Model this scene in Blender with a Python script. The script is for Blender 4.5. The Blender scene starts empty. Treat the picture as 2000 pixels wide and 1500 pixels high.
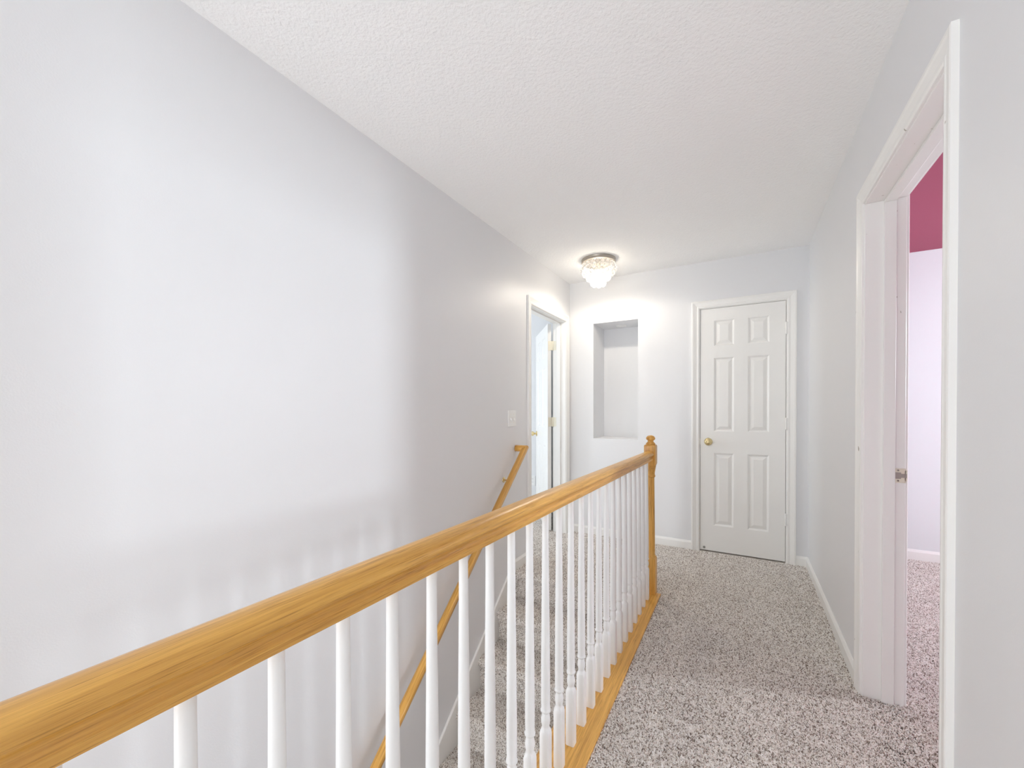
import bpy, math, random
from mathutils import Vector, Matrix
random.seed(7)
S = bpy.context.scene
C = S.collection
R = math.radians

# ------------------------------------------------------------------ camera
F_PX, PP_Y, YAW, PITCH, ROLL, CAM_Z = 795.64, 808.41, R(29.42), R(-0.547), R(-0.129), 1.199
cam = bpy.data.cameras.new('camera'); cam_o = bpy.data.objects.new('camera', cam); C.objects.link(cam_o)
cam.sensor_fit = 'HORIZONTAL'; cam.sensor_width = 36.0
cam.lens = 36.0 * F_PX / 2000.0
cam.shift_y = (PP_Y - 750.0) / 2000.0
cam.clip_start = 0.02
fr = Vector((-math.sin(YAW) * math.cos(PITCH), math.cos(YAW) * math.cos(PITCH), math.sin(PITCH)))
rt = Vector((math.cos(YAW), math.sin(YAW), 0)); up = rt.cross(fr)
rt2 = rt * math.cos(ROLL) + up * math.sin(ROLL); up2 = -rt * math.sin(ROLL) + up * math.cos(ROLL)
m = Matrix.Identity(4)
for i in range(3):
    m[i][0] = rt2[i]; m[i][1] = up2[i]; m[i][2] = -fr[i]; m[i][3] = (0, 0, CAM_Z)[i]
cam_o.matrix_world = m
S.camera = cam_o

# ------------------------------------------------------------------ world, daylight, exposure
S.view_settings.view_transform = 'Standard'; S.view_settings.look = 'None'
S.view_settings.gamma = 1.0; S.view_settings.use_curve_mapping = False
S.view_settings.exposure = 0.96
S.cycles.max_bounces = 14; S.cycles.diffuse_bounces = 11; S.cycles.transparent_max_bounces = 24
W = bpy.data.worlds.new('sky'); S.world = W; W.use_nodes = True
W.node_tree.nodes['Background'].inputs[0].default_value = (0.80, 0.88, 1.0, 1)
W.node_tree.nodes['Background'].inputs[1].default_value = 1.0

def daylight(name, loc, direction, sx, sy, watts, col):
    l = bpy.data.lights.new(name, 'AREA'); l.shape = 'RECTANGLE'; l.size = sx; l.size_y = sy
    l.energy = watts; l.color = col
    o = bpy.data.objects.new(name, l); C.objects.link(o); o.location = loc
    o.rotation_euler = Vector(direction).to_track_quat('-Z', 'Y').to_euler()
    return o
COOL = (0.84, 0.92, 1.0)
# each fills a window opening that is built in the shell below
daylight('window_bedroom_offscreen', (3.68, 3.22, 1.78), (-1, 0, 0), 0.54, 1.00, 80, COOL)
daylight('window_left_room_offscreen', (-4.48, 2.25, 1.45), (1, 0, 0), 1.00, 1.30, 25, COOL)
daylight('window_foyer_offscreen', (-0.98, -2.68, 0.40), (0, 1, 0), 0.76, 2.80, 36, (0.95, 0.97, 1.0))

# ------------------------------------------------------------------ dimensions (metres), from the photograph
XL, XR, YB, HC = -1.482, 0.441, 3.792, 2.44      # left / right / back wall faces, ceiling
WT = 0.13                                        # wall thickness
XS = -0.60                                       # stair side of the balustrade board
Y_NOSE, RUN, RISE, NSTEP = 2.615, 0.232, 0.198, 13
YR = -2.60                                       # rear wall face behind the camera
ZL = -RISE * (NSTEP + 1)                         # lower floor
XBED = 3.60; YBED = 4.38                         # bedroom far walls
XLR = -4.40; YLR = 4.34                          # left room far walls

# ------------------------------------------------------------------ materials
def nodes(name):
    mt = bpy.data.materials.new(name); mt.use_nodes = True
    nt = mt.node_tree; return mt, nt, nt.nodes['Principled BSDF']
def add(nt, t, **kw):
    n = nt.nodes.new(t)
    for k, v in kw.items(): setattr(n, k, v)
    return n
def paint(name, col, rough=0.6, bump=0.0, scale=200.0, spec=0.4, mott=0.0, detail=3.0, dist=0.002):
    mt, nt, b = nodes(name)
    b.inputs['Base Color'].default_value = (*col, 1); b.inputs['Roughness'].default_value = rough
    b.inputs['Specular IOR Level'].default_value = spec
    g = add(nt, 'ShaderNodeNewGeometry')
    if bump:
        n = add(nt, 'ShaderNodeTexNoise'); n.inputs['Scale'].default_value = scale; n.inputs['Detail'].default_value = detail
        nt.links.new(g.outputs['Position'], n.inputs['Vector'])
        bp_ = add(nt, 'ShaderNodeBump'); bp_.inputs['Strength'].default_value = bump; bp_.inputs['Distance'].default_value = dist
        nt.links.new(n.outputs['Fac'], bp_.inputs['Height']); nt.links.new(bp_.outputs['Normal'], b.inputs['Normal'])
    if mott:
        n2 = add(nt, 'ShaderNodeTexNoise'); n2.inputs['Scale'].default_value = 3.0; n2.inputs['Detail'].default_value = 4
        nt.links.new(g.outputs['Position'], n2.inputs['Vector'])
        mx = add(nt, 'ShaderNodeMix', data_type='RGBA')
        mx.inputs['A'].default_value = (*[c * (1 - mott) for c in col], 1); mx.inputs['B'].default_value = (*col, 1)
        nt.links.new(n2.outputs['Fac'], mx.inputs['Factor']); nt.links.new(mx.outputs['Result'], b.inputs['Base Color'])
    return mt
def metal(name, col, rough):
    mt, nt, b = nodes(name)
    b.inputs['Base Color'].default_value = (*col, 1); b.inputs['Metallic'].default_value = 1; b.inputs['Roughness'].default_value = rough
    return mt
def oak(name, scale, light=(0.80, 0.49, 0.165), dark=(0.50, 0.255, 0.065)):
    mt, nt, b = nodes(name)
    tc = add(nt, 'ShaderNodeTexCoord'); mp = add(nt, 'ShaderNodeMapping'); mp.inputs['Scale'].default_value = scale
    nt.links.new(tc.outputs['Object'], mp.inputs['Vector'])
    n1 = add(nt, 'ShaderNodeTexNoise'); n1.inputs['Scale'].default_value = 1.0; n1.inputs['Detail'].default_value = 6; n1.inputs['Roughness'].default_value = 0.65
    n1.inputs['Distortion'].default_value = 0.3
    nt.links.new(mp.outputs['Vector'], n1.inputs['Vector'])
    r1 = add(nt, 'ShaderNodeValToRGB')
    r1.color_ramp.elements[0].position = 0.30; r1.color_ramp.elements[0].color = (*dark, 1)
    r1.color_ramp.elements[1].position = 0.62; r1.color_ramp.elements[1].color = (*light, 1)
    nt.links.new(n1.outputs['Fac'], r1.inputs['Fac'])
    # short open-pore ticks
    mp2 = add(nt, 'ShaderNodeMapping'); mp2.inputs['Scale'].default_value = [s * 4.2 for s in scale]
    nt.links.new(tc.outputs['Object'], mp2.inputs['Vector'])
    n2 = add(nt, 'ShaderNodeTexNoise'); n2.inputs['Scale'].default_value = 1.0; n2.inputs['Detail'].default_value = 2
    nt.links.new(mp2.outputs['Vector'], n2.inputs['Vector'])
    r2 = add(nt, 'ShaderNodeValToRGB')
    r2.color_ramp.elements[0].position = 0.28; r2.color_ramp.elements[0].color = (0.62, 0.55, 0.45, 1)
    r2.color_ramp.elements[1].position = 0.44; r2.color_ramp.elements[1].color = (1, 1, 1, 1)
    nt.links.new(n2.outputs['Fac'], r2.inputs['Fac'])
    mx = add(nt, 'ShaderNodeMix', data_type='RGBA', blend_type='MULTIPLY'); mx.inputs['Factor'].default_value = 1
    nt.links.new(r1.outputs['Color'], mx.inputs['A']); nt.links.new(r2.outputs['Color'], mx.inputs['B'])
    mp3 = add(nt, 'ShaderNodeMapping'); mp3.inputs['Scale'].default_value = [s_ * 0.28 for s_ in scale]
    nt.links.new(tc.outputs['Object'], mp3.inputs['Vector'])
    n3 = add(nt, 'ShaderNodeTexNoise'); n3.inputs['Scale'].default_value = 1.0; n3.inputs['Detail'].default_value = 3
    nt.links.new(mp3.outputs['Vector'], n3.inputs['Vector'])
    r3 = add(nt, 'ShaderNodeValToRGB')
    r3.color_ramp.elements[0].position = 0.36; r3.color_ramp.elements[0].color = (0.82, 0.77, 0.68, 1)
    r3.color_ramp.elements[1].position = 0.60; r3.color_ramp.elements[1].color = (1.0, 1.0, 1.0, 1)
    nt.links.new(n3.outputs['Fac'], r3.inputs['Fac'])
    mx2 = add(nt, 'ShaderNodeMix', data_type='RGBA', blend_type='MULTIPLY'); mx2.inputs['Factor'].default_value = 1
    nt.links.new(mx.outputs['Result'], mx2.inputs['A']); nt.links.new(r3.outputs['Color'], mx2.inputs['B'])
    nt.links.new(mx2.outputs['Result'], b.inputs['Base Color'])
    b.inputs['Roughness'].default_value = 0.30; b.inputs['Specular IOR Level'].default_value = 0.5
    bm = add(nt, 'ShaderNodeBump'); bm.inputs['Strength'].default_value = 0.12; bm.inputs['Distance'].default_value = 0.001
    nt.links.new(n2.outputs['Fac'], bm.inputs['Height']); nt.links.new(bm.outputs['Normal'], b.inputs['Normal'])
    return mt

M = {}
M['wall'] = paint('wall_paint', (0.785, 0.79, 0.80), 0.45, 0.10, 260, 0.35)
M['bedwall'] = paint('bedroom_wall_paint', (0.765, 0.785, 0.80), 0.5, 0.08, 260, 0.3)
M['ceil'] = paint('ceiling_texture', (0.94, 0.94, 0.935), 0.85, 0.8, 85, 0.1, detail=2.5, dist=0.004)
M['red'] = paint('red_ceiling_paint', (0.33, 0.065, 0.115), 0.6, 0.15, 200, 0.3)
M['trim'] = paint('trim_paint', (0.885, 0.88, 0.855), 0.32, 0.03, 90, 0.5, 0.03)
M['scuffed'] = paint('scuffed_trim_paint', (0.885, 0.88, 0.855), 0.32, 0.03, 90, 0.5)
nt = M['scuffed'].node_tree; b = nt.nodes['Principled BSDF']
g = add(nt, 'ShaderNodeNewGeometry'); mp = add(nt, 'ShaderNodeMapping'); mp.inputs['Scale'].default_value = (1, 1, 0.35)
nt.links.new(g.outputs['Position'], mp.inputs['Vector'])
n = add(nt, 'ShaderNodeTexNoise'); n.inputs['Scale'].default_value = 62; n.inputs['Detail'].default_value = 1
nt.links.new(mp.outputs['Vector'], n.inputs['Vector'])
r = add(nt, 'ShaderNodeValToRGB')
r.color_ramp.elements[0].position = 0.785; r.color_ramp.elements[0].color = (0.885, 0.88, 0.855, 1)
r.color_ramp.elements[1].position = 0.815; r.color_ramp.elements[1].color = (0.42, 0.38, 0.33, 1)
nt.links.new(n.outputs['Fac'], r.inputs['Fac']); nt.links.new(r.outputs['Color'], b.inputs['Base Color'])
M['bal'] = paint('baluster_paint', (0.88, 0.88, 0.87), 0.30, 0.0, 90, 0.5)
M['plate'] = paint('switch_plastic', (0.88, 0.88, 0.87), 0.3, 0.0)
M['dark'] = paint('slot_dark_fill', (0.07, 0.065, 0.06), 0.6)  # dark colour stands in for the shade inside the outlet slots
M['brass'] = metal('brass', (0.80, 0.66, 0.36), 0.22)
M['satin'] = metal('satin_brass', (0.84, 0.80, 0.66), 0.38); M['satin'].node_tree.nodes['Principled BSDF'].inputs['Metallic'].default_value = 0.45
M['nickel'] = metal('brushed_nickel', (0.47, 0.43, 0.38), 0.38)
M['oak_y'] = oak('oak_along_rail', (150, 3.2, 150), (0.87, 0.50, 0.122), (0.62, 0.31, 0.063))
M['oak_z'] = oak('oak_upright', (55, 55, 2.5), (0.87, 0.50, 0.122), (0.62, 0.31, 0.063))
M['oak_h'] = oak('oak_wall_rail', (130, 2.6, 130), (0.87, 0.50, 0.122), (0.62, 0.31, 0.063))
M['rubber'] = paint('grey_rubber', (0.25, 0.24, 0.22), 0.6)

# crystal: part clear, part sparkling glass
mt, nt, b = nodes('crystal')
for n_ in list(nt.nodes):
    if n_.type == 'BSDF_PRINCIPLED': nt.nodes.remove(n_)
out = [n_ for n_ in nt.nodes if n_.type == 'OUTPUT_MATERIAL'][0]
gl = add(nt, 'ShaderNodeBsdfGlossy'); gl.inputs['Roughness'].default_value = 0.08
tr = add(nt, 'ShaderNodeBsdfTransparent'); tr.inputs['Color'].default_value = (0.96, 0.96, 0.96, 1)
fre = add(nt, 'ShaderNodeFresnel'); fre.inputs['IOR'].default_value = 1.22
mxs = add(nt, 'ShaderNodeMixShader'); nt.links.new(fre.outputs[0], mxs.inputs[0])
nt.links.new(tr.outputs[0], mxs.inputs[1]); nt.links.new(gl.outputs[0], mxs.inputs[2])
df = add(nt, 'ShaderNodeBsdfDiffuse'); df.inputs['Color'].default_value = (0.9, 0.9, 0.9, 1)
mx3 = add(nt, 'ShaderNodeMixShader'); mx3.inputs[0].default_value = 0.24
nt.links.new(mxs.outputs[0], mx3.inputs[1]); nt.links.new(df.outputs[0], mx3.inputs[2]); nt.links.new(mx3.outputs[0], out.inputs[0])
M['crystal'] = mt
mt, nt, b = nodes('bulb_glow')
b.inputs['Base Color'].default_value = (1, 1, 1, 1)
b.inputs['Emission Color'].default_value = (1.0, 0.90, 0.75, 1); b.inputs['Emission Strength'].default_value = 40
M['bulb'] = mt

# carpet: flecked yarn, colour per tuft
def carpet(name, per_tuft):
    mt, nt, b = nodes(name)
    g = add(nt, 'ShaderNodeNewGeometry')
    if per_tuft:
        src = add(nt, 'ShaderNodeObjectInfo').outputs['Random']
    else:
        n = add(nt, 'ShaderNodeTexNoise'); n.inputs['Scale'].default_value = 210; n.inputs['Detail'].default_value = 2
        nt.links.new(g.outputs['Position'], n.inputs['Vector']); src = n.outputs['Fac']
    r = add(nt, 'ShaderNodeValToRGB'); r.color_ramp.interpolation = 'LINEAR'
    e = r.color_ramp.elements
    e[0].position = 0.0; e[0].color = (0.17, 0.13, 0.108, 1)
    e[1].position = 1.0; e[1].color = (0.97, 0.95, 0.925, 1)
    for p, c in ((0.18, (0.42, 0.355, 0.30)), (0.36, (0.77, 0.72, 0.665)), (0.64, (0.92, 0.885, 0.84)), (0.85, (0.96, 0.94, 0.915))):
        k = e.new(p); k.color = (*c, 1)
    nt.links.new(src, r.inputs['Fac'])
    n2 = add(nt, 'ShaderNodeTexNoise'); n2.inputs['Scale'].default_value = 5; n2.inputs['Detail'].default_value = 3
    nt.links.new(g.outputs['Position'], n2.inputs['Vector'])
    r2 = add(nt, 'ShaderNodeValToRGB')
    r2.color_ramp.elements[0].position = 0.35; r2.color_ramp.elements[0].color = (0.97, 0.97, 0.97, 1)
    r2.color_ramp.elements[1].position = 0.65; r2.color_ramp.elements[1].color = (1.0, 1.0, 1.0, 1)
    nt.links.new(n2.outputs['Fac'], r2.inputs['Fac'])
    mx = add(nt, 'ShaderNodeMix', data_type='RGBA', blend_type='MULTIPLY'); mx.inputs['Factor'].default_value = 1
    nt.links.new(r.outputs['Color'], mx.inputs['A']); nt.links.new(r2.outputs['Color'], mx.inputs['B'])
    nt.links.new(mx.outputs['Result'], b.inputs['Base Color'])
    b.inputs['Roughness'].default_value = 0.9; b.inputs['Specular IOR Level'].default_value = 0.1
    return mt
M['carpet'] = carpet('carpet_backing', False)
M['yarn'] = carpet('carpet_yarn', True)

# ------------------------------------------------------------------ mesh helpers
class MB:
    def __init__(s): s.v = []; s.f = []; s.sm = []
    def poly(s, pts, faces, smooth=False):
        n = len(s.v); s.v += [tuple(p) for p in pts]
        s.f += [tuple(n + i for i in f) for f in faces]; s.sm += [smooth] * len(faces); return s
    def box(s, x0, x1, y0, y1, z0, z1):
        x0, x1 = min(x0, x1), max(x0, x1); y0, y1 = min(y0, y1), max(y0, y1); z0, z1 = min(z0, z1), max(z0, z1)
        return s.poly([(x0,y0,z0),(x1,y0,z0),(x1,y1,z0),(x0,y1,z0),(x0,y0,z1),(x1,y0,z1),(x1,y1,z1),(x0,y1,z1)],
                      [(0,3,2,1),(4,5,6,7),(0,1,5,4),(1,2,6,5),(2,3,7,6),(3,0,4,7)])
    def prism(s, a, b, smooth=False):
        """solid between two matching rings of points"""
        n = len(a)
        return s.poly(list(a) + list(b), [tuple(reversed(range(n))), tuple(range(n, 2*n))] +
                      [(i, (i+1) % n, n + (i+1) % n, n + i) for i in range(n)], smooth)
    def rings(s, rs, smooth=True, cap=True, sharp=()):
        n = len(rs[0]); k = len(s.v)
        for r_ in rs: s.v += [tuple(p) for p in r_]
        for j in range(len(rs) - 1):
            for i in range(n):
                s.f.append((k + j*n + i, k + j*n + (i+1) % n, k + (j+1)*n + (i+1) % n, k + (j+1)*n + i)); s.sm.append(smooth and j not in sharp)
        if cap:
            s.f.append(tuple(reversed(range(k, k+n)))); s.sm.append(False)
            s.f.append(tuple(range(k + (len(rs)-1)*n, k + len(rs)*n))); s.sm.append(False)
        return s
    def lathe(s, prof, o=(0,0,0), axis='z', n=24):
        """prof: (radius, height) along the axis"""
        def P(r_, h, a):
            c, d = r_*math.cos(a), r_*math.sin(a)
            p = {'z': (c, d, h), 'x': (h, c, d), 'y': (d, h, c)}[axis]
            return (o[0]+p[0], o[1]+p[1], o[2]+p[2])
        return s.rings([[P(r_, h, 2*math.pi*i/n) for i in range(n)] for r_, h in prof])
    def build(s, name, mat, parent=None, off=(0, 0, 0)):
        me = bpy.data.meshes.new(name)
        me.from_pydata([(x-off[0], y-off[1], z-off[2]) for x, y, z in s.v], [], s.f)
        me.polygons.foreach_set('use_smooth', s.sm); me.materials.append(M[mat]); me.validate(); me.update()
        import bmesh
        bm = bmesh.new(); bm.from_mesh(me); bmesh.ops.recalc_face_normals(bm, faces=bm.faces); bm.to_mesh(me); bm.free()
        o = bpy.data.objects.new(name, me); C.objects.link(o)
        if parent: o.parent = parent
        return o
def tag(o, label, cat=None, group=None, kind=None):
    o['label'] = label
    if cat: o['category'] = cat
    if group: o['group'] = group
    if kind: o['kind'] = kind
    return o
def empty(name, loc, label, cat, group=None, kind=None, rz=0):
    o = bpy.data.objects.new(name, None); C.objects.link(o); o.location = loc; o.rotation_euler = (0, 0, rz)
    o.empty_display_size = 0.1
    return tag(o, label, cat, group, kind)
def bevel(o, w, seg=2):
    b_ = o.modifiers.new('bevel', 'BEVEL'); b_.width = w; b_.segments = seg; b_.limit_method = 'ANGLE'; b_.angle_limit = R(40)
    return o
def wall_panel(mb, axis, f0, f1, a0, a1, z0, z1, holes):
    """wall slab: f0..f1 is its thickness, a0..a1 its length, holes = (a, a, z, z)"""
    As = sorted({a0, a1, *[h[0] for h in holes], *[h[1] for h in holes]}); Zs = sorted({z0, z1, *[h[2] for h in holes], *[h[3] for h in holes]})
    for i in range(len(As)-1):
        j = 0
        while j < len(Zs)-1:
            solid = lambda q: not any(h[0] <= (As[i]+As[i+1])/2 <= h[1] and h[2] <= (Zs[q]+Zs[q+1])/2 <= h[3] for h in holes)
            if solid(j):
                k = j
                while k+1 < len(Zs)-1 and solid(k+1): k += 1
                if axis == 'x': mb.box(f0, f1, As[i], As[i+1], Zs[j], Zs[k+1])
                else: mb.box(As[i], As[i+1], f0, f1, Zs[j], Zs[k+1])
                j = k+1
            else: j += 1
    return mb

# ------------------------------------------------------------------ openings
HEAD = 2.045                                   # inner edge of the head jambs
CW = 0.060                                     # casing width
# closet door in the back wall / bedroom doorway in the right wall / left doorway
CL0, CL1 = -0.3085, 0.3000
BD0, BD1 = 1.4150, 2.1880
LD0, LD1 = 2.9400, 3.6830
JT = 0.019                                     # jamb board
NX0, NX1, NZ0, NZ1, ND = -1.2408, -0.8224, 0.9253, 2.0235, 0.35

# ------------------------------------------------------------------ room shell
mb = MB()
mb.box(XS, XR + WT, YR - 0.1, Y_NOSE + 0.038, -0.25, 0)        # hall
mb.box(XL - WT, XR + WT, Y_NOSE + 0.038, YB + 0.75, -0.25, 0)  # landing, on under the closet
tag(mb.build('floor', 'carpet'), 'grey beige carpeted floor of the upstairs hall and landing', 'floor', kind='structure')
tag(MB().box(XR + WT, XBED + WT, -1.2, YBED + WT, -0.25, 0).build('floor_bedroom', 'carpet'), 'carpeted bedroom floor seen beyond the right hand doorway', 'floor', kind='structure')
tag(MB().box(XLR - WT, XL - WT, 1.0, YLR + WT, -0.25, 0).build('floor_left_room', 'carpet'), 'carpeted floor beyond the doorway at the head of the stairs', 'floor', kind='structure')
tag(MB().box(XL - WT, XR + WT, YR - 0.1, Y_NOSE + 0.6, ZL - 0.2, ZL).build('floor_lower', 'carpet'), 'carpeted floor at the foot of the stairs', 'floor', kind='structure')

mb = wall_panel(MB(), 'x', XL - WT, XL, YR, YB + ND + 0.45, ZL, HC, [(LD0 - JT, LD1 + JT, 0, HEAD + JT)])
tag(mb.build('wall_left', 'wall'), 'tall pale grey wall running down beside the staircase', 'wall', kind='structure')
mb = wall_panel(MB(), 'x', XR, XR + WT, YR, YB + 0.75, -0.25, HC, [(BD0 - JT, BD1 + JT, 0, HEAD + JT)])
tag(mb.build('wall_right', 'wall'), 'pale grey hall wall pierced by the bedroom doorway', 'wall', kind='structure')
mb = wall_panel(MB(), 'y', YB, YB + WT, XL, XR, 0, HC, [(CL0 - JT, CL1 + JT, 0, HEAD + JT), (NX0, NX1, NZ0, NZ1)])
# recess behind the niche opening: back, two cheeks, top and sill
mb.box(NX0 - 0.02, NX1 + 0.02, YB + ND, YB + ND + 0.02, NZ0 - 0.02, NZ1 + 0.02)
mb.box(NX0 - 0.02, NX0, YB + WT, YB + ND, NZ0 - 0.02, NZ1 + 0.02); mb.box(NX1, NX1 + 0.02, YB + WT, YB + ND, NZ0 - 0.02, NZ1 + 0.02)
mb.box(NX0, NX1, YB + WT, YB + ND, NZ1, NZ1 + 0.02); mb.box(NX0, NX1, YB + WT, YB + ND, NZ0 - 0.02, NZ0)
tag(mb.build('wall_back', 'wall'), 'end wall of the hall with a recessed display niche', 'wall', kind='structure')
# closet behind the panel door
mb = MB(); mb.box(CL0 - 0.2, XR, YB + 0.73, YB + 0.75, 0, HC); mb.box(CL0 - 0.2, CL0 - 0.18, YB + WT, YB + 0.73, 0, HC)
tag(mb.build('wall_closet', 'wall'), 'closet walls behind the closed panel door', 'wall', kind='structure')
# rear wall behind the camera: foyer window, plus an opening added for fill daylight
mb = wall_panel(MB(), 'y', YR - WT, YR, XL - WT, XR + WT, ZL, HC, [(-1.36, -0.60, -1.00, 1.80), (-0.40, 0.30, 0.90, 2.10)])
tag(mb.build('wall_rear', 'wall'), 'rear wall of the hall with a large foyer window', 'wall', kind='structure')
# wall under the balustrade, facing the stairs
tag(MB().box(XS, XS + 0.10, YR, Y_NOSE + 0.02, ZL, -0.25).build('wall_stair', 'wall'), 'wall below the balustrade enclosing the staircase', 'wall', kind='structure')
tag(MB().box(XL - WT, XR + WT, YR - WT, YB + 0.75, HC, HC + 0.1).build('ceiling', 'ceil'), 'white textured hall ceiling', 'ceiling', kind='structure')
tag(MB().box(XR + WT, XBED + WT, -1.2, YBED + WT, HC, HC + 0.1).build('ceiling_bedroom', 'red'), 'dark red painted bedroom ceiling', 'ceiling', kind='structure')
tag(MB().box(XLR - WT, XL - WT, 1.0, YLR + WT, HC, HC + 0.1).build('ceiling_left_room', 'ceil'), 'white ceiling of the room past the left doorway', 'ceiling', kind='structure')
# bedroom
mb = MB().box(XR + WT, XBED + WT, YBED, YBED + WT, 0, HC)
tag(mb.build('wall_bedroom_back', 'bedwall'), 'pale bedroom wall facing the doorway', 'wall', kind='structure')
mb = wall_panel(MB(), 'x', XBED, XBED + WT, -1.2, YBED, 0, HC, [(2.95, 3.49, 1.28, 2.28)])
tag(mb.build('wall_bedroom_right', 'bedwall'), 'bedroom wall with the window', 'wall', kind='structure')
tag(MB().box(XR + WT, XBED + WT, -1.2 - WT, -1.2, 0, HC).build('wall_bedroom_near', 'bedwall'), 'bedroom wall on the near side', 'wall', kind='structure')
# left room
tag(MB().box(XLR - WT, XL - WT, YLR, YLR + WT, 0, HC).build('wall_left_room_back', 'wall'), 'pale wall with an outlet beyond the open panel door', 'wall', kind='structure')
mb = wall_panel(MB(), 'x', XLR - WT, XLR, 1.0, YLR, 0, HC, [(1.75, 2.75, 0.80, 2.10)])
tag(mb.build('wall_left_room_far', 'wall'), 'far wall of the left room with its window', 'wall', kind='structure')
tag(MB().box(XLR - WT, XL - WT, 1.0 - WT, 1.0, 0, HC).build('wall_left_room_near', 'wall'), 'near wall of the left room', 'wall', kind='structure')

def window_frame(name, axis, f, a0, a1, z0, z1, label):
    t = 0.04; w = 0.06
    e = empty(name, ((f, (a0+a1)/2, z0) if axis == 'x' else ((a0+a1)/2, f, z0)), label, 'window', kind='structure')
    def bar(nm, b0, b1, c0, c1):
        q = MB()
        if axis == 'x': q.box(f - t/2, f + t/2, b0, b1, c0, c1)
        else: q.box(b0, b1, f - t/2, f + t/2, c0, c1)
        q.build(nm, 'trim', e, e.location)
    bar('window_frame', a0, a0 + w, z0, z1); bar('window_frame', a1 - w, a1, z0, z1)
    bar('window_frame', a0 + w, a1 - w, z0, z0 + w); bar('window_frame', a0 + w, a1 - w, z1 - w, z1)
    zm = (z0 + z1) / 2; bar('meeting_rail', a0 + w, a1 - w, zm - 0.02, zm + 0.02)
window_frame('window_1', 'x', XBED + 0.03, 2.95, 3.49, 1.28, 2.28, 'white framed bedroom window')
window_frame('window_2', 'x', XLR - 0.03, 1.75, 2.75, 0.80, 2.10, 'white framed window of the left room')
window_frame('window_3', 'y', YR - 0.03, -1.36, -0.60, -1.00, 1.80, 'tall white framed window over the foyer stairs')
window_frame('window_added', 'y', YR - 0.03, -0.40, 0.30, 0.90, 2.10, 'white framed window added behind the camera for fill daylight')  # unseen window, added to brighten the right half of the hall

# ------------------------------------------------------------------ baseboards
def baseboard(name, axis, face, sgn, a0, a1, label, h=0.075, t=0.012):
    prof = [(0, 0), (t, 0), (t, h * 0.78), (t * 0.45, h * 0.95), (t * 0.25, h), (0, h)]
    def P(a, p): return (face + sgn*p[0], a, p[1]) if axis == 'x' else (a, face + sgn*p[0], p[1])
    o = MB().prism([P(a0, p) for p in prof], [P(a1, p) for p in prof]).build(name, 'trim')
    return tag(o, label, 'baseboard', kind='structure')
CO = CW + 0.005                               # casing reach from the jamb edge
baseboard('baseboard_back_left', 'y', YB, -1, XL, CL0 - CO, 'white baseboard under the niche')
baseboard('baseboard_back_right', 'y', YB, -1, CL1 + CO, XR, 'short white baseboard beside the closet door casing')
baseboard('baseboard_right', 'x', XR, -1, BD1 + CO, YB, 'white baseboard along the right hall wall beyond the doorway')
baseboard('baseboard_right_near', 'x', XR, -1, YR, BD0 - CO, 'white baseboard along the right wall before the doorway')
baseboard('baseboard_left', 'x', XL, 1, Y_NOSE + 0.03, LD0 - CO, 'short white baseboard between stair skirt and left doorway')
baseboard('baseboard_left_end', 'x', XL, 1, LD1 + CO, YB, 'sliver of baseboard between left doorway and end wall')
baseboard('baseboard_bedroom', 'y', YBED, -1, XR + WT, XBED, 'white baseboard on the bedroom wall', h=0.085)
baseboard('baseboard_left_room', 'y', YLR, -1, XLR, XL - WT, 'white baseboard on the wall past the open door')

# ------------------------------------------------------------------ door casings and jambs
CPROF = [(0, 0), (0, 0.007), (0.006, 0.010), (0.012, 0.0105), (0.016, 0.0085), (0.022, 0.0085), (0.040, 0.0135), (0.047, 0.0165), (0.056, 0.0165), (CW, 0.0145), (CW, 0)]
def doorway(name, axis, face, sgn, a0, a1, stop_at, label, mat='trim'):
    """casing on both sides and jambs around an opening; sgn = side of the wall face the hall is on; stop_at = depth of the stop"""
    e = empty(name, ((face, (a0+a1)/2, 0) if axis == 'x' else ((a0+a1)/2, face, 0)), label, 'door frame', kind='structure')
    L = e.location
    def P(a, d, z): return (face + sgn*d, a, z) if axis == 'x' else (a, face + sgn*d, z)      # d>0 = out of the wall into the hall
    i0, i1, h = a0 - 0.005, a1 + 0.005, HEAD + 0.005
    for flip in (False, True):
        T = (lambda t: -WT - t) if flip else (lambda t: t)
        MB().prism([P(i0-u, T(t), 0) for u, t in CPROF], [P(i0-u, T(t), h+u) for u, t in CPROF]).build('casing', mat, e, L)
        MB().prism([P(i1+u, T(t), 0) for u, t in CPROF], [P(i1+u, T(t), h+u) for u, t in CPROF]).build('casing', mat, e, L)
        MB().prism([P(i0-u, T(t), h+u) for u, t in CPROF], [P(i1+u, T(t), h+u) for u, t in CPROF]).build('head_casing', mat, e, L)
    def bx(nm, b0, b1, d0, d1, z0, z1):
        p, q = P(b0, d0, z0), P(b1, d1, z1)
        return bevel(MB().box(p[0], q[0], p[1], q[1], p[2], q[2]).build(nm, mat, e, L), 0.0015, 1)
    bx('jamb', a0 - JT, a0, -WT, 0, 0, HEAD); bx('jamb', a1, a1 + JT, -WT, 0, 0, HEAD)
    bx('head_jamb', a0 - JT, a1 + JT, -WT, 0, HEAD, HEAD + JT)
    s0, s1 = stop_at
    bx('door_stop', a0, a0 + 0.011, s0, s1, 0, HEAD - 0.011); bx('door_stop', a1 - 0.011, a1, s0, s1, 0, HEAD - 0.011)
    bx('head_stop', a0, a1, s0, s1, HEAD - 0.011, HEAD)
    return e, P
f1, P1 = doorway('trim_1', 'y', YB, -1, CL0, CL1, (-0.082, -0.042), 'white casing and jamb around the closed closet door')
f2, P2 = doorway('trim_2', 'x', XR, -1, BD0, BD1, (-0.097, -0.059), 'white casing and jamb of the open bedroom doorway with strike plate', 'scuffed')
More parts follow.
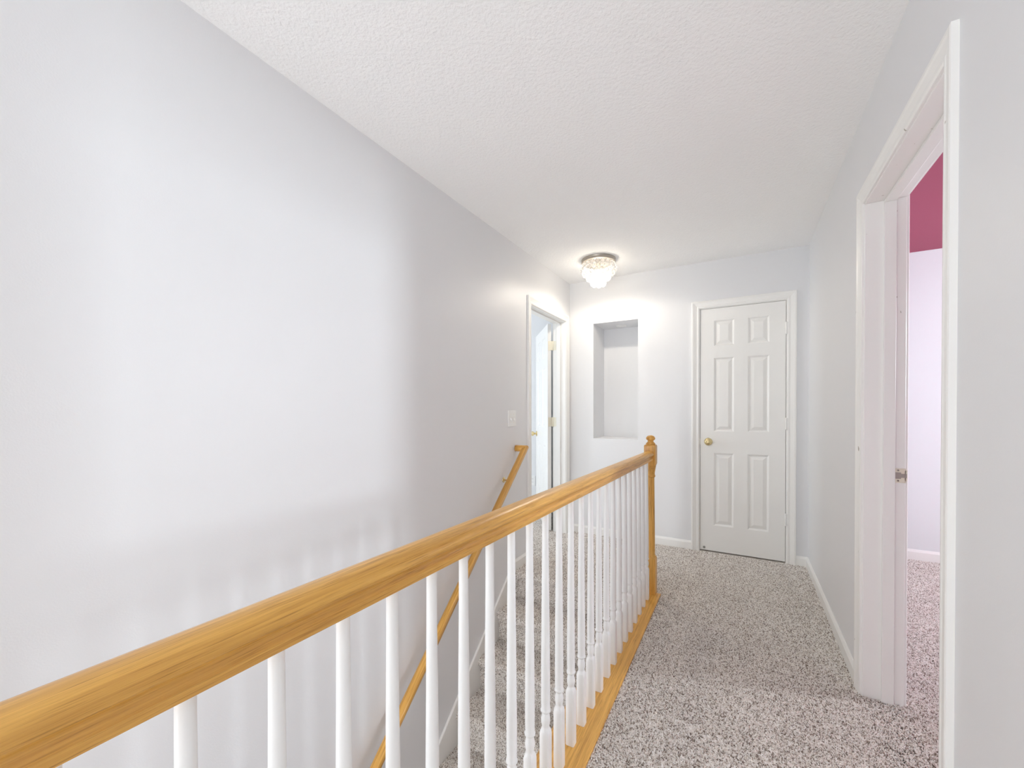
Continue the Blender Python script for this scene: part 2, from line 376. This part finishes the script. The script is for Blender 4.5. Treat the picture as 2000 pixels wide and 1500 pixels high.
f3, P3 = doorway('trim_3', 'x', XL, 1, LD0, LD1, (-0.092, -0.052), 'white casing and jamb of the doorway at the stair head')

# strike plate on the bedroom jamb
sx, sz = 0.553, 0.932
y = BD1
pl = MB().box(0.533, 0.572, y - 0.0018, y + 0.001, sz - 0.029, sz + 0.029)
pl.box(0.568, 0.5765, y - 0.0018, y + 0.006, sz - 0.022, sz + 0.022)
pl = bevel(pl.build('strike_plate', 'satin', f2, f2.location), 0.001, 2); pl['label'] = 'brass strike plate on white jamb'
hole = MB().box(0.539, 0.557, y - 0.0024, y - 0.0012, sz - 0.013, sz + 0.013).build('latch_hole', 'nickel', pl, f2.location)
MB().box(0.557, 0.574, y - 0.0023, y - 0.0012, sz - 0.008, sz + 0.008).build('latch_ramp', 'nickel', pl, f2.location)
for dz in (-0.021, 0.021):
    MB().lathe([(0.0, -0.0026), (0.0035, -0.0024), (0.0035, 0)], (0.548, y, sz + dz), 'y', 10).build('screw', 'nickel', pl, f2.location)

# ------------------------------------------------------------------ six-panel doors
def panel_door(root, w, h, th, z0, dy=0.0):
    """local frame: x along the width from the hinge side, y = thickness (0 .. th), z up. Panel layout from the photograph"""
    kx = w / 0.602
    cols = [(0.107 * kx, 0.255 * kx), (0.351 * kx, 0.500 * kx)]
    rows = [(0.228, 0.838), (1.016, 1.631), (1.729, 1.942)]
    mb_ = MB()
    xs = sorted({0, w, *[c for q in cols for c in q]}); zs = sorted({z0, z0 + h, *[c for q in rows for c in q]})
    hole = lambda xa, xb, za, zb: any(abs(c[0]-xa) < 1e-6 and abs(c[1]-xb) < 1e-6 for c in cols) and any(abs(r_[0]-za) < 1e-6 and abs(r_[1]-zb) < 1e-6 for r_ in rows)
    for yy in (0, th):
        for i in range(len(xs)-1):
            for j in range(len(zs)-1):
                if not hole(xs[i], xs[i+1], zs[j], zs[j+1]):
                    mb_.poly([(xs[i],yy,zs[j]),(xs[i+1],yy,zs[j]),(xs[i+1],yy,zs[j+1]),(xs[i],yy,zs[j+1])], [(0,1,2,3)])
    z1 = z0 + h
    mb_.poly([(0,0,z0),(w,0,z0),(w,th,z0),(0,th,z0),(0,0,z1),(w,0,z1),(w,th,z1),(0,th,z1)], [(0,3,2,1),(4,5,6,7),(1,2,6,5),(3,0,4,7)])
    slab = mb_.build('door_slab', 'trim', root); slab.location = (0, dy, 0)
    for (xa, xb) in cols:
        for (za, zb) in rows:
            q = MB()
            for yy, sg in ((0, 1), (th, -1)):
                rs = []
                for ins, dep in ((0, 0), (0.004, 0.0015), (0.013, 0.009), (0.019, 0.009), (0.041, 0.002), (0.043, 0.0015)):
                    rs.append([(xa+ins, yy+sg*dep, za+ins), (xb-ins, yy+sg*dep, za+ins), (xb-ins, yy+sg*dep, zb-ins), (xa+ins, yy+sg*dep, zb-ins)])
                n = len(q.v)
                for r_ in rs: q.v += r_
                for j in range(len(rs)-1):
                    for i in range(4):
                        q.f.append((n+4*j+i, n+4*j+(i+1) % 4, n+4*j+4+(i+1) % 4, n+4*j+4+i)); q.sm.append(False)
                q.f.append(tuple(n + 4*(len(rs)-1) + i for i in range(4))); q.sm.append(False)
            q.build('panel', 'trim', slab)
    return slab
KNOB = [(0.0, 0.0), (0.030, 0.0), (0.032, 0.004), (0.026, 0.008), (0.012, 0.011), (0.010, 0.022), (0.013, 0.030), (0.022, 0.036), (0.0265, 0.046), (0.0255, 0.056), (0.019, 0.062), (0.008, 0.0645), (0.0, 0.065)]
def hinge(parent, off, pin, d_leaf, d_jamb, n_leaf, n_jamb, zc, h=0.089, mat='satin'):
    """butt hinge: knuckle at pin, one leaf along d_leaf (door edge), one along d_jamb"""
    q = MB()
    rad = 0.0055
    q.lathe([(0.001, zc-h/2-0.004), (rad*0.9, zc-h/2-0.002), (rad, zc-h/2), (rad, zc+h/2), (rad*0.9, zc+h/2+0.002), (0.001, zc+h/2+0.004)], (pin[0], pin[1], 0), 'z', 10)
    for d, nn in ((d_leaf, n_leaf), (d_jamb, n_jamb)):
        w_, t_ = 0.032, 0.0022
        a = [(pin[0], pin[1]), (pin[0]+d[0]*w_, pin[1]+d[1]*w_), (pin[0]+d[0]*w_+nn[0]*t_, pin[1]+d[1]*w_+nn[1]*t_), (pin[0]+nn[0]*t_, pin[1]+nn[1]*t_)]
        q.prism([(x_, y_, zc-h/2) for x_, y_ in a], [(x_, y_, zc+h/2) for x_, y_ in a])
    return q.build('hinge', mat, parent, off)

# closet door, closed. hinge side is at CL1, so local x runs towards -X: rotate by 180 degrees
DZ = 0.014
d1 = empty('door_1', (CL1 - 0.003, YB + 0.037, 0), 'closed white six panel closet door with brass knob', 'door', kind='structure', rz=math.pi)
slab = panel_door(d1, CL1 - CL0 - 0.006, HEAD - DZ - 0.003, 0.035, DZ)
kx = 0.602 * 0.898
o = MB().lathe([(r_, 0.035 + h_) for r_, h_ in KNOB], (0.541, 0, 0.929), 'y', 24).build('knob', 'brass', d1); o['label'] = 'round polished brass knob'
for zc_ in (1.829, 1.087, 0.342):
    q = MB()
    q.lathe([(0.001, zc_-0.050), (0.0060, zc_-0.047), (0.0072, zc_-0.0445), (0.0072, zc_+0.0445), (0.0060, zc_+0.047), (0.001, zc_+0.050)], (-0.0015, 0.0440, 0), 'z', 12)
    q.box(-0.0015, 0.0105, 0.0340, 0.0385, zc_ - 0.0445, zc_ + 0.0445)
    q.box(-0.0165, -0.0015, 0.0400, 0.0478, zc_ - 0.0445, zc_ + 0.0445)
    q.build('hinge', 'trim', d1)['label'] = 'white painted hinge'
MB().box(0.6022, 0.6060, 0.012, 0.0356, 0.902, 0.956).build('latch_plate', 'nickel', d1)
MB().lathe([(0.0, 0.0005), (0.010, 0.0005), (0.010, 0.003), (0.006, 0.006), (0.0, 0.0065)], (0.571, 0.035, 0.036), 'y', 14).build('door_bumper', 'rubber', d1)

# left room door, swung open into the room past the hinge
PIN = (XL - WT - 0.006, LD1 - 0.001)
PHI = R(-144.8)
d2 = empty('door_2', (PIN[0], PIN[1], 0), 'open white six panel door swung into the room at the stair head', 'door', kind='structure', rz=R(-90) + PHI)
# local x = along the leaf, local +y = towards its outer face
slab = panel_door(d2, 0.728, HEAD - DZ - 0.003, 0.035, DZ, 0.014)
for sg in (0, 1):
    prof = [(r_, (0.049 + h_) if sg else 0.014 - h_) for r_, h_ in KNOB]
    MB().lathe(prof, (0.728 - 0.064, 0, 0.929), 'y', 20).build('knob', 'brass', d2)
for zc_ in (1.828, 1.081, 0.34):
    q = MB()
    q.lathe([(0.001, zc_-0.049), (0.006, zc_-0.046), (0.006, zc_+0.046), (0.001, zc_+0.049)], (-0.004, -0.003, 0), 'z', 12)
    q.box(-0.0030, 0.0005, -0.002, 0.045, zc_ - 0.0445, zc_ + 0.0445)
    q.build('hinge', 'satin', d2)['label'] = 'satin brass hinge leaf on the door edge'
    q = MB().box(XL - WT - 0.004, XL - WT + 0.030, LD1 - 0.0022, LD1 + 0.001, zc_ - 0.0445, zc_ + 0.0445)
    q.build('hinge_leaf', 'satin', f3, f3.location)

# ------------------------------------------------------------------ staircase
st = empty('staircase', (XL, Y_NOSE, 0), 'carpeted staircase running down along the tall left wall', 'stairs')
X0, X1 = XL + 0.014, XS
def step_profile(yn, z, yback):
    """(y, z) outline from tread back to nose to riser bottom; nose rolls over"""
    r_ = 0.022; p = [(yback, z)]
    for k in range(0, 8):
        a = R(90 + k * 180 / 7); p.append((yn + r_ + r_ * math.cos(a), z - r_ + r_ * math.sin(a)))
    p.append((yn + 0.028, z - 0.055))
    return p
nosings = []
for k in range(0, NSTEP + 1):
    yn, z = Y_NOSE - RUN * k, -RISE * k
    yback = Y_NOSE + 0.05 if k == 0 else yn + RUN + 0.028
    prof = step_profile(yn, z, yback)
    prof += [(yn + 0.028, z - RISE + 0.0), (yback, z - RISE)]
    nosings.append((yn, z, yback))
    xr_ = XS - (0.024 if k == 0 else 0.002)
    MB().prism([(X0, a, b_) for a, b_ in prof], [(xr_, a, b_) for a, b_ in prof]).build('step', 'carpet', st, st.location)
# skirt board on the wall
sl = RISE / RUN
zt = lambda yy: 0.056 + sl * (yy - Y_NOSE)
ye = Y_NOSE - RUN * NSTEP
q = MB()
prof = [(Y_NOSE + 0.012, zt(Y_NOSE + 0.012)), (Y_NOSE + 0.012, -0.30), (ye, zt(ye) - 0.32), (ye, zt(ye))]
q.prism([(XL, a, b_) for a, b_ in prof], [(XL + 0.016, a, b_) for a, b_ in prof])
tr4 = q.build('trim_4', 'trim'); tag(tr4, 'white sloping skirt board along the stair wall', 'skirt board', kind='structure'); bevel(tr4, 0.004, 2)
q = MB().box(XL, XL + 0.020, Y_NOSE + 0.006, Y_NOSE + 0.032, -0.01, 0.088).build('end_block', 'trim', tr4); bevel(q, 0.004, 2)

# ------------------------------------------------------------------ balustrade
RX0, RX1 = -0.535, -0.518                     # rail centre at y=0 and at the newel
NY = 2.745
railx = lambda yy: RX0 + (RX1 - RX0) * yy / NY
railz = lambda yy: 0.894 - 0.021 * max(0, yy) / NY       # underside of the rail
bal_root = empty('stair_balustrade', (-0.53, NY, 0), 'oak topped balustrade with white turned balusters along the stairwell', 'railing')
BL = bal_root.location
YE = -1.10                                    # near end of the balustrade, behind the camera
# hand rail, swept moulded profile
half = [(0.0225, 0.0), (0.0240, 0.004), (0.0240, 0.0125), (0.0205, 0.0155), (0.0180, 0.021), (0.0192, 0.027), (0.0245, 0.0320), (0.0295, 0.0342), (0.0312, 0.0375), (0.0308, 0.0430), (0.0268, 0.0510), (0.0195, 0.0560), (0.0105, 0.0585), (0.0, 0.0593)]
prof = half + [(-a, b_) for a, b_ in reversed(half[:-1])]
rings_ = [[(railx(yy) + a, yy, railz(yy) + b_) for a, b_ in prof] for yy in (YE, -0.5, 0.0, 0.7, 1.4, 2.1, NY - 0.03)]
q = MB().rings(rings_, smooth=True)
rail = q.build('handrail', 'oak_y', bal_root, BL); rail['label'] = 'moulded honey oak handrail'
md = rail.modifiers.new('edge', 'EDGE_SPLIT'); md.split_angle = R(48)
# oak base board
q = MB()
bp_ = [(XS - 0.022, -0.030), (XS - 0.022, -0.004), (XS - 0.010, 0.012), (-0.4535, 0.012), (-0.4513, 0.009), (-0.4513, -0.03)]
q.prism([(a, YE, b_) for a, b_ in bp_], [(a, NY + 0.002, b_) for a, b_ in bp_])
o = q.build('base_board', 'oak_y', bal_root, BL); o['label'] = 'flat honey oak base board'
# balusters, one mesh shared
ZB = 0.012
BH = 0.902
def sq_ring(s_, z, n=24, rnd=0.0):
    out_ = []
    for i in range(n):
        a = 2 * math.pi * (i + 0.5) / n
        c, d = math.cos(a), math.sin(a)
        k = 1 / max(abs(c), abs(d))
        rr = s_ * (k * (1 - rnd) + 1.0 * rnd)
        rr = min(rr, s_ * 1.38)
        out_.append((rr * c, rr * d, z))
    return out_
rs = [sq_ring(0.0155, 0), sq_ring(0.0155, 0.192), sq_ring(0.0150, 0.200, rnd=0.35), sq_ring(0.0130, 0.207, rnd=1.0)]
turn = [(0.0112, 0.211), (0.0125, 0.218), (0.0142, 0.227), (0.0146, 0.234), (0.0136, 0.243), (0.0115, 0.252), (0.0105, 0.257), (0.0135, 0.259), (0.0158, 0.262), (0.0160, 0.266), (0.0142, 0.269), (0.0137, 0.272), (0.0142, 0.300), (0.0142, 0.36), (0.0132, 0.5), (0.0118, 0.65), (0.0104, 0.80), (0.0100, BH)]
rs += [[(r_ * math.cos(2*math.pi*(i+0.5)/24), r_ * math.sin(2*math.pi*(i+0.5)/24), z) for i in range(24)] for r_, z in turn]
q = MB().rings(rs, smooth=True, sharp=(0, 1, 2))
b0 = q.build('baluster', 'bal')
md = b0.modifiers.new('edge', 'EDGE_SPLIT'); md.split_angle = R(50)
ys = [2.632 - 0.1063 * k for k in range(13)] + [1.2505, 1.144, 1.038, 0.933, 0.828, 0.7225, 0.618, 0.5145, 0.4145, 0.312, 0.2115] + [0.108 - 0.1045 * k for k in range(11)]
for i, yy in enumerate(ys):
    o = b0 if i == 0 else b0.copy()
    if i: C.objects.link(o)
    o.parent = bal_root
    o.location = (railx(yy) - BL[0], yy - BL[1], ZB - BL[2])
    o.scale = (1, 1, (railz(yy) + 0.003 - ZB) / BH)
# newel posts: square blocks, turned shaft, finial
def newel(x, yy):
    s_ = 0.036
    n = 32
    circ = lambda r_, z: [(r_ * math.cos(2*math.pi*(i+0.5)/n), r_ * math.sin(2*math.pi*(i+0.5)/n), z) for i in range(n)]
    q = MB()
    rs_ = [sq_ring(s_, 0, n), sq_ring(s_, 0.232, n), sq_ring(s_*0.97, 0.242, n, 0.4), circ(0.0335, 0.246), circ(0.0335, 0.250), circ(0.030, 0.254), circ(0.0275, 0.262), circ(0.0280, 0.30), circ(0.0265, 0.5), circ(0.0245, 0.70), circ(0.0240, 0.758),
           circ(0.0285, 0.762), circ(0.0300, 0.768), circ(0.0285, 0.774), circ(0.0262, 0.777), circ(0.0268, 0.79), circ(0.0300, 0.812), circ(0.0325, 0.826), circ(0.0335, 0.829), circ(0.0335, 0.836), sq_ring(s_*0.97, 0.839, n, 0.4), sq_ring(s_, 0.850, n), sq_ring(s_, 0.962, n), sq_ring(s_*0.93, 0.969, n)]
    q.rings([[(a + x, b_ + yy, c + ZB - 0.01) for a, b_, c in r_] for r_ in rs_], smooth=True, sharp=(0, 1, 20, 21, 22))
    p = q.build('newel_post', 'oak_z', bal_root, BL); p['label'] = 'turned oak newel post'
    md_ = p.modifiers.new('edge', 'EDGE_SPLIT'); md_.split_angle = R(45)
    fin = [(0.0, 0.966), (0.024, 0.967), (0.0295, 0.973), (0.0300, 0.978), (0.0255, 0.985), (0.0195, 0.990), (0.0175, 0.996), (0.0200, 1.001), (0.0275, 1.006), (0.0290, 1.012), (0.0270, 1.020), (0.0200, 1.028), (0.0100, 1.0325), (0.0, 1.0335)]
    MB().lathe(fin, (x, yy, 0), 'z', 28).build('finial', 'oak_z', p, BL)
newel(RX1 + 0.003, NY)
newel(railx(YE), YE)

# ------------------------------------------------------------------ wall handrail
WX = XL + 0.075
ytop, ztop = 2.690, 0.912
ang = math.atan2(0.93, 1.0) if False else math.atan(0.905)
wr = empty('wall_handrail', (WX, ytop, ztop), 'slanting oak handrail bracketed to the stair wall', 'handrail')
LEN = 3.9
prof = []
for k in range(20):
    a = 2 * math.pi * k / 20
    prof.append((0.0215 * math.copysign(abs(math.cos(a)) ** 0.8, math.cos(a)), 0.0235 * math.copysign(abs(math.sin(a)) ** 0.8, math.sin(a))))
# local y runs up the slope; the top end is mitred plumb with the return
tl = math.tan(ang)
r0 = [(a, -LEN, b_) for a, b_ in prof]
r1 = [(a, (a + 0.0215) * 0.95 - 0.02, b_) for a, b_ in prof]
o = MB().rings([r0, r1]).build('rail', 'oak_h', wr); o.rotation_euler = (ang, 0, 0)
# return to the wall (grain along x -> built along y then turned)
r0 = [(a, -0.012, b_) for a, b_ in prof]; r1 = [(a, 0.075, b_) for a, b_ in prof]
o = MB().rings([r0, r1]).build('rail_return', 'oak_h', wr); o.rotation_euler = (0, ang * 0.0, R(90)); o.location = (0.002, -0.006, 0.0)
for dist in (0.25, 2.15, 3.4):
    py, pz = -dist * math.cos(ang), -dist * math.sin(ang)
    q = MB()
    q.lathe([(0.0, -0.075), (0.020, -0.075), (0.020, -0.071), (0.012, -0.068), (0.0055, -0.066), (0.0055, -0.01), (0.0, -0.01)], (0, py, pz - 0.045), 'x', 14)
    q.lathe([(0.0, -0.05), (0.0055, -0.05), (0.0055, -0.028), (0.014, -0.024), (0.0, -0.020)], (-0.012, py, pz), 'z', 12)
    q.build('bracket', 'brass', wr)['label'] = 'small brass rail bracket'

# ------------------------------------------------------------------ switch and outlet
sw = empty('light_switch', (XL, 2.6225, 1.137), 'white double light switch on the stair wall beside the doorway', 'light switch')
bevel(MB().box(0, 0.0055, -0.058, 0.058, -0.0585, 0.0585).build('plate', 'plate', sw), 0.003, 3)
for dy in (-0.023, 0.023):
    MB().box(0.005, 0.0062, dy - 0.006, dy + 0.006, -0.013, 0.013).build('toggle_slot', 'trim', sw)
    MB().prism([(0.005, dy - 0.0045, -0.009), (0.005, dy + 0.0045, -0.009), (0.005, dy + 0.0045, 0.007), (0.005, dy - 0.0045, 0.007)],
               [(0.017, dy - 0.0035, -0.016), (0.017, dy + 0.0035, -0.016), (0.015, dy + 0.0035, -0.008), (0.015, dy - 0.0035, -0.008)]).build('toggle', 'plate', sw)
    for dz in (-0.030, 0.030):
        MB().lathe([(0.0, 0.005), (0.003, 0.005), (0.003, 0.0062), (0.0, 0.0065)], (0, dy, dz), 'x', 8).build('screw', 'satin', sw)
ou = empty('wall_outlet', (-2.165, YLR, 0.360), 'white duplex outlet on the wall past the open door', 'outlet')
bevel(MB().box(-0.036, 0.036, -0.006, 0, -0.059, 0.059).build('plate', 'plate', ou), 0.003, 3)
for dz in (-0.020, 0.020):
    rc = bevel(MB().box(-0.017, 0.017, -0.0075, -0.005, dz - 0.014, dz + 0.014).build('receptacle', 'plate', ou), 0.002, 2)
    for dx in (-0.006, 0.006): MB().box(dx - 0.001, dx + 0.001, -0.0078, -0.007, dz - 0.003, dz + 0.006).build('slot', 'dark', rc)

# ------------------------------------------------------------------ ceiling light
lx, ly = -1.037, 3.300
cl = empty('ceiling_light', (lx, ly, HC), 'flush ceiling light with brushed metal band and clear crystal balls', 'ceiling light')
MB().lathe([(0.0, 0.0), (0.139, 0.0), (0.139, -0.004), (0.1375, -0.006), (0.1375, -0.020), (0.139, -0.022), (0.139, -0.027), (0.131, -0.027), (0.131, -0.010), (0.0, -0.010)], (0, 0, 0), 'z', 48).build('metal_band', 'nickel', cl)
# socket stem and bulb
MB().lathe([(0.0, -0.012), (0.018, -0.012), (0.018, -0.080), (0.014, -0.086), (0.0, -0.086)], (0, 0, 0), 'z', 16).build('lamp_socket', 'nickel', cl)
MB().lathe([(0.0, -0.084), (0.014, -0.086), (0.020, -0.096), (0.031, -0.110), (0.035, -0.124), (0.032, -0.138), (0.020, -0.149), (0.0, -0.153)], (0, 0, 0), 'z', 20).build('bulb', 'bulb', cl)
ld = bpy.data.lights.new('ceiling_light_lamp', 'AREA'); ld.shape = 'DISK'; ld.size = 0.07; ld.energy = 4.1; ld.color = (1.0, 0.905, 0.775)
lo = bpy.data.objects.new('ceiling_light_lamp', ld); C.objects.link(lo); lo.parent = cl; lo.location = (0, 0, -0.156)     # faces straight down
bead = MB()
rb = 0.0195
bead.lathe([(rb * math.sin(math.pi * k / 10) + 1e-5, -rb * math.cos(math.pi * k / 10)) for k in range(11)], (0, 0, 0), 'z', 16)
bd = None
for ti, (rr, zz, n) in enumerate([(0.121, -0.048, 19), (0.133, -0.079, 21), (0.116, -0.113, 18), (0.084, -0.152, 13), (0.046, -0.199, 7)]):
    for k in range(n):
        a = 2 * math.pi * (k + 0.5 * (ti % 2)) / n
        if bd is None: o = bd = bead.build('crystal_ball', 'crystal', cl)
        else:
            o = bd.copy(); C.objects.link(o); o.parent = cl
        o.location = (rr * math.cos(a), rr * math.sin(a), zz)
# thin wire hoops carrying the tiers of balls
q = MB()
for rr, zz in ((0.121, -0.029), (0.126, -0.062), (0.114, -0.095), (0.086, -0.133), (0.048, -0.179)):
    n = 40
    rs_ = []
    for k in range(n + 1):
        a = 2 * math.pi * k / n
        rs_.append([((rr + 0.0012 * math.cos(t)) * math.cos(a), (rr + 0.0012 * math.cos(t)) * math.sin(a), zz + 0.0012 * math.sin(t)) for t in (0, 2.09, 4.19)])
    q.rings(rs_)
q.build('wire_frame', 'nickel', cl)

# recessed puck light in the niche top
pk = empty('niche_light', (-1.030, 4.010, NZ1), 'small round puck light set in the niche top', 'puck light')
MB().lathe([(0.034, 0.0), (0.050, 0.0), (0.050, -0.003), (0.046, -0.006), (0.036, -0.006), (0.034, -0.003)], (0, 0, 0), 'z', 32).build('trim_ring', 'plate', pk)
MB().lathe([(0.0, 0.0), (0.036, 0.0), (0.036, -0.004), (0.020, -0.0055), (0.0, -0.006)], (0, 0, 0), 'z', 32).build('lens', 'plate', pk)

# ------------------------------------------------------------------ carpet pile: tufts on every carpeted surface in view
q = MB()
def quad(x0, x1, y0, y1, z): q.poly([(x0,y0,z),(x1,y0,z),(x1,y1,z),(x0,y1,z)], [(0,1,2,3)])
quad(-0.4513, XR, 1.05, Y_NOSE + 0.02, 0)
quad(-0.4513, XR - 0.012, Y_NOSE + 0.02, YB - 0.012, 0)
quad(XL + 0.012, -0.4513, Y_NOSE + 0.16, YB - 0.012, 0)
quad(XL + 0.020, -0.57, Y_NOSE + 0.02, Y_NOSE + 0.16, 0)
quad(XR, XR + WT, BD0, BD1, 0)
quad(XR + WT, 1.10, 1.40, 2.0, 0)
quad(XR + WT, 1.75, 2.0, YBED - 0.012, 0)
quad(XL - WT, XL, LD0, LD1, 0)
quad(-2.3, XL - WT, 2.95, YLR - 0.012, 0)
for k, (yn, z, yback) in enumerate(nosings[:7]):
    p = step_profile(yn, z, yback if k else yn + 0.045)
    p.append((yn + 0.028, z - RISE + 0.004))
    for a, b_ in zip(p[:-1], p[1:]):
        q.poly([(X0, b_[0], b_[1]), (X1, b_[0], b_[1]), (X1, a[0], a[1]), (X0, a[0], a[1])], [(0, 1, 2, 3)])
me = bpy.data.meshes.new('carpet_pile'); me.from_pydata(q.v, [], q.f); me.materials.append(M['carpet']); me.update()
pile = bpy.data.objects.new('carpet_pile', me); C.objects.link(pile)
tag(pile, 'flecked grey beige frieze carpet pile on hall, stairs and rooms', 'carpet', kind='stuff')
ng = bpy.data.node_groups.new('pile', 'GeometryNodeTree')
ng.interface.new_socket('Geometry', in_out='INPUT', socket_type='NodeSocketGeometry'); ng.interface.new_socket('Geometry', in_out='OUTPUT', socket_type='NodeSocketGeometry')
N = lambda t: ng.nodes.new(t)
gi, go = N('NodeGroupInput'), N('NodeGroupOutput')
dp = N('GeometryNodeDistributePointsOnFaces'); dp.inputs['Density'].default_value = 115000
cone = N('GeometryNodeMeshCone'); cone.inputs['Vertices'].default_value = 5; cone.inputs['Side Segments'].default_value = 1
cone.inputs['Radius Top'].default_value = 0.0011; cone.inputs['Radius Bottom'].default_value = 0.0016; cone.inputs['Depth'].default_value = 0.0062
sm_ = N('GeometryNodeSetMaterial'); sm_.inputs['Material'].default_value = M['yarn']
iop = N('GeometryNodeInstanceOnPoints')
rv = N('FunctionNodeRandomValue'); rv.data_type = 'FLOAT_VECTOR'
rv.inputs[0].default_value = (-1.45, -1.45, -3.1); rv.inputs[1].default_value = (1.45, 1.45, 3.1)
rot = N('FunctionNodeRotateRotation') if hasattr(bpy.types, 'FunctionNodeRotateRotation') else None
rs2 = N('FunctionNodeRandomValue'); rs2.data_type = 'FLOAT'; rs2.inputs[2].default_value = 0.7; rs2.inputs[3].default_value = 1.3
L_ = ng.links.new
L_(gi.outputs[0], dp.inputs['Mesh']); L_(dp.outputs['Points'], iop.inputs['Points'])
L_(cone.outputs['Mesh'], sm_.inputs['Geometry']); L_(sm_.outputs['Geometry'], iop.inputs['Instance'])
if rot:
    e2r = N('FunctionNodeEulerToRotation'); L_(rv.outputs[0], e2r.inputs[0])
    rot.rotation_space = 'LOCAL'
    L_(dp.outputs['Rotation'], rot.inputs[0]); L_(e2r.outputs[0], rot.inputs[1]); L_(rot.outputs[0], iop.inputs['Rotation'])
else:
    L_(dp.outputs['Rotation'], iop.inputs['Rotation'])
L_(rs2.outputs[1], iop.inputs['Scale'])
jg = N('GeometryNodeJoinGeometry')
L_(iop.outputs['Instances'], go.inputs[0])
ng.nodes.remove(jg)
gm = pile.modifiers.new('pile', 'NODES'); gm.node_group = ng
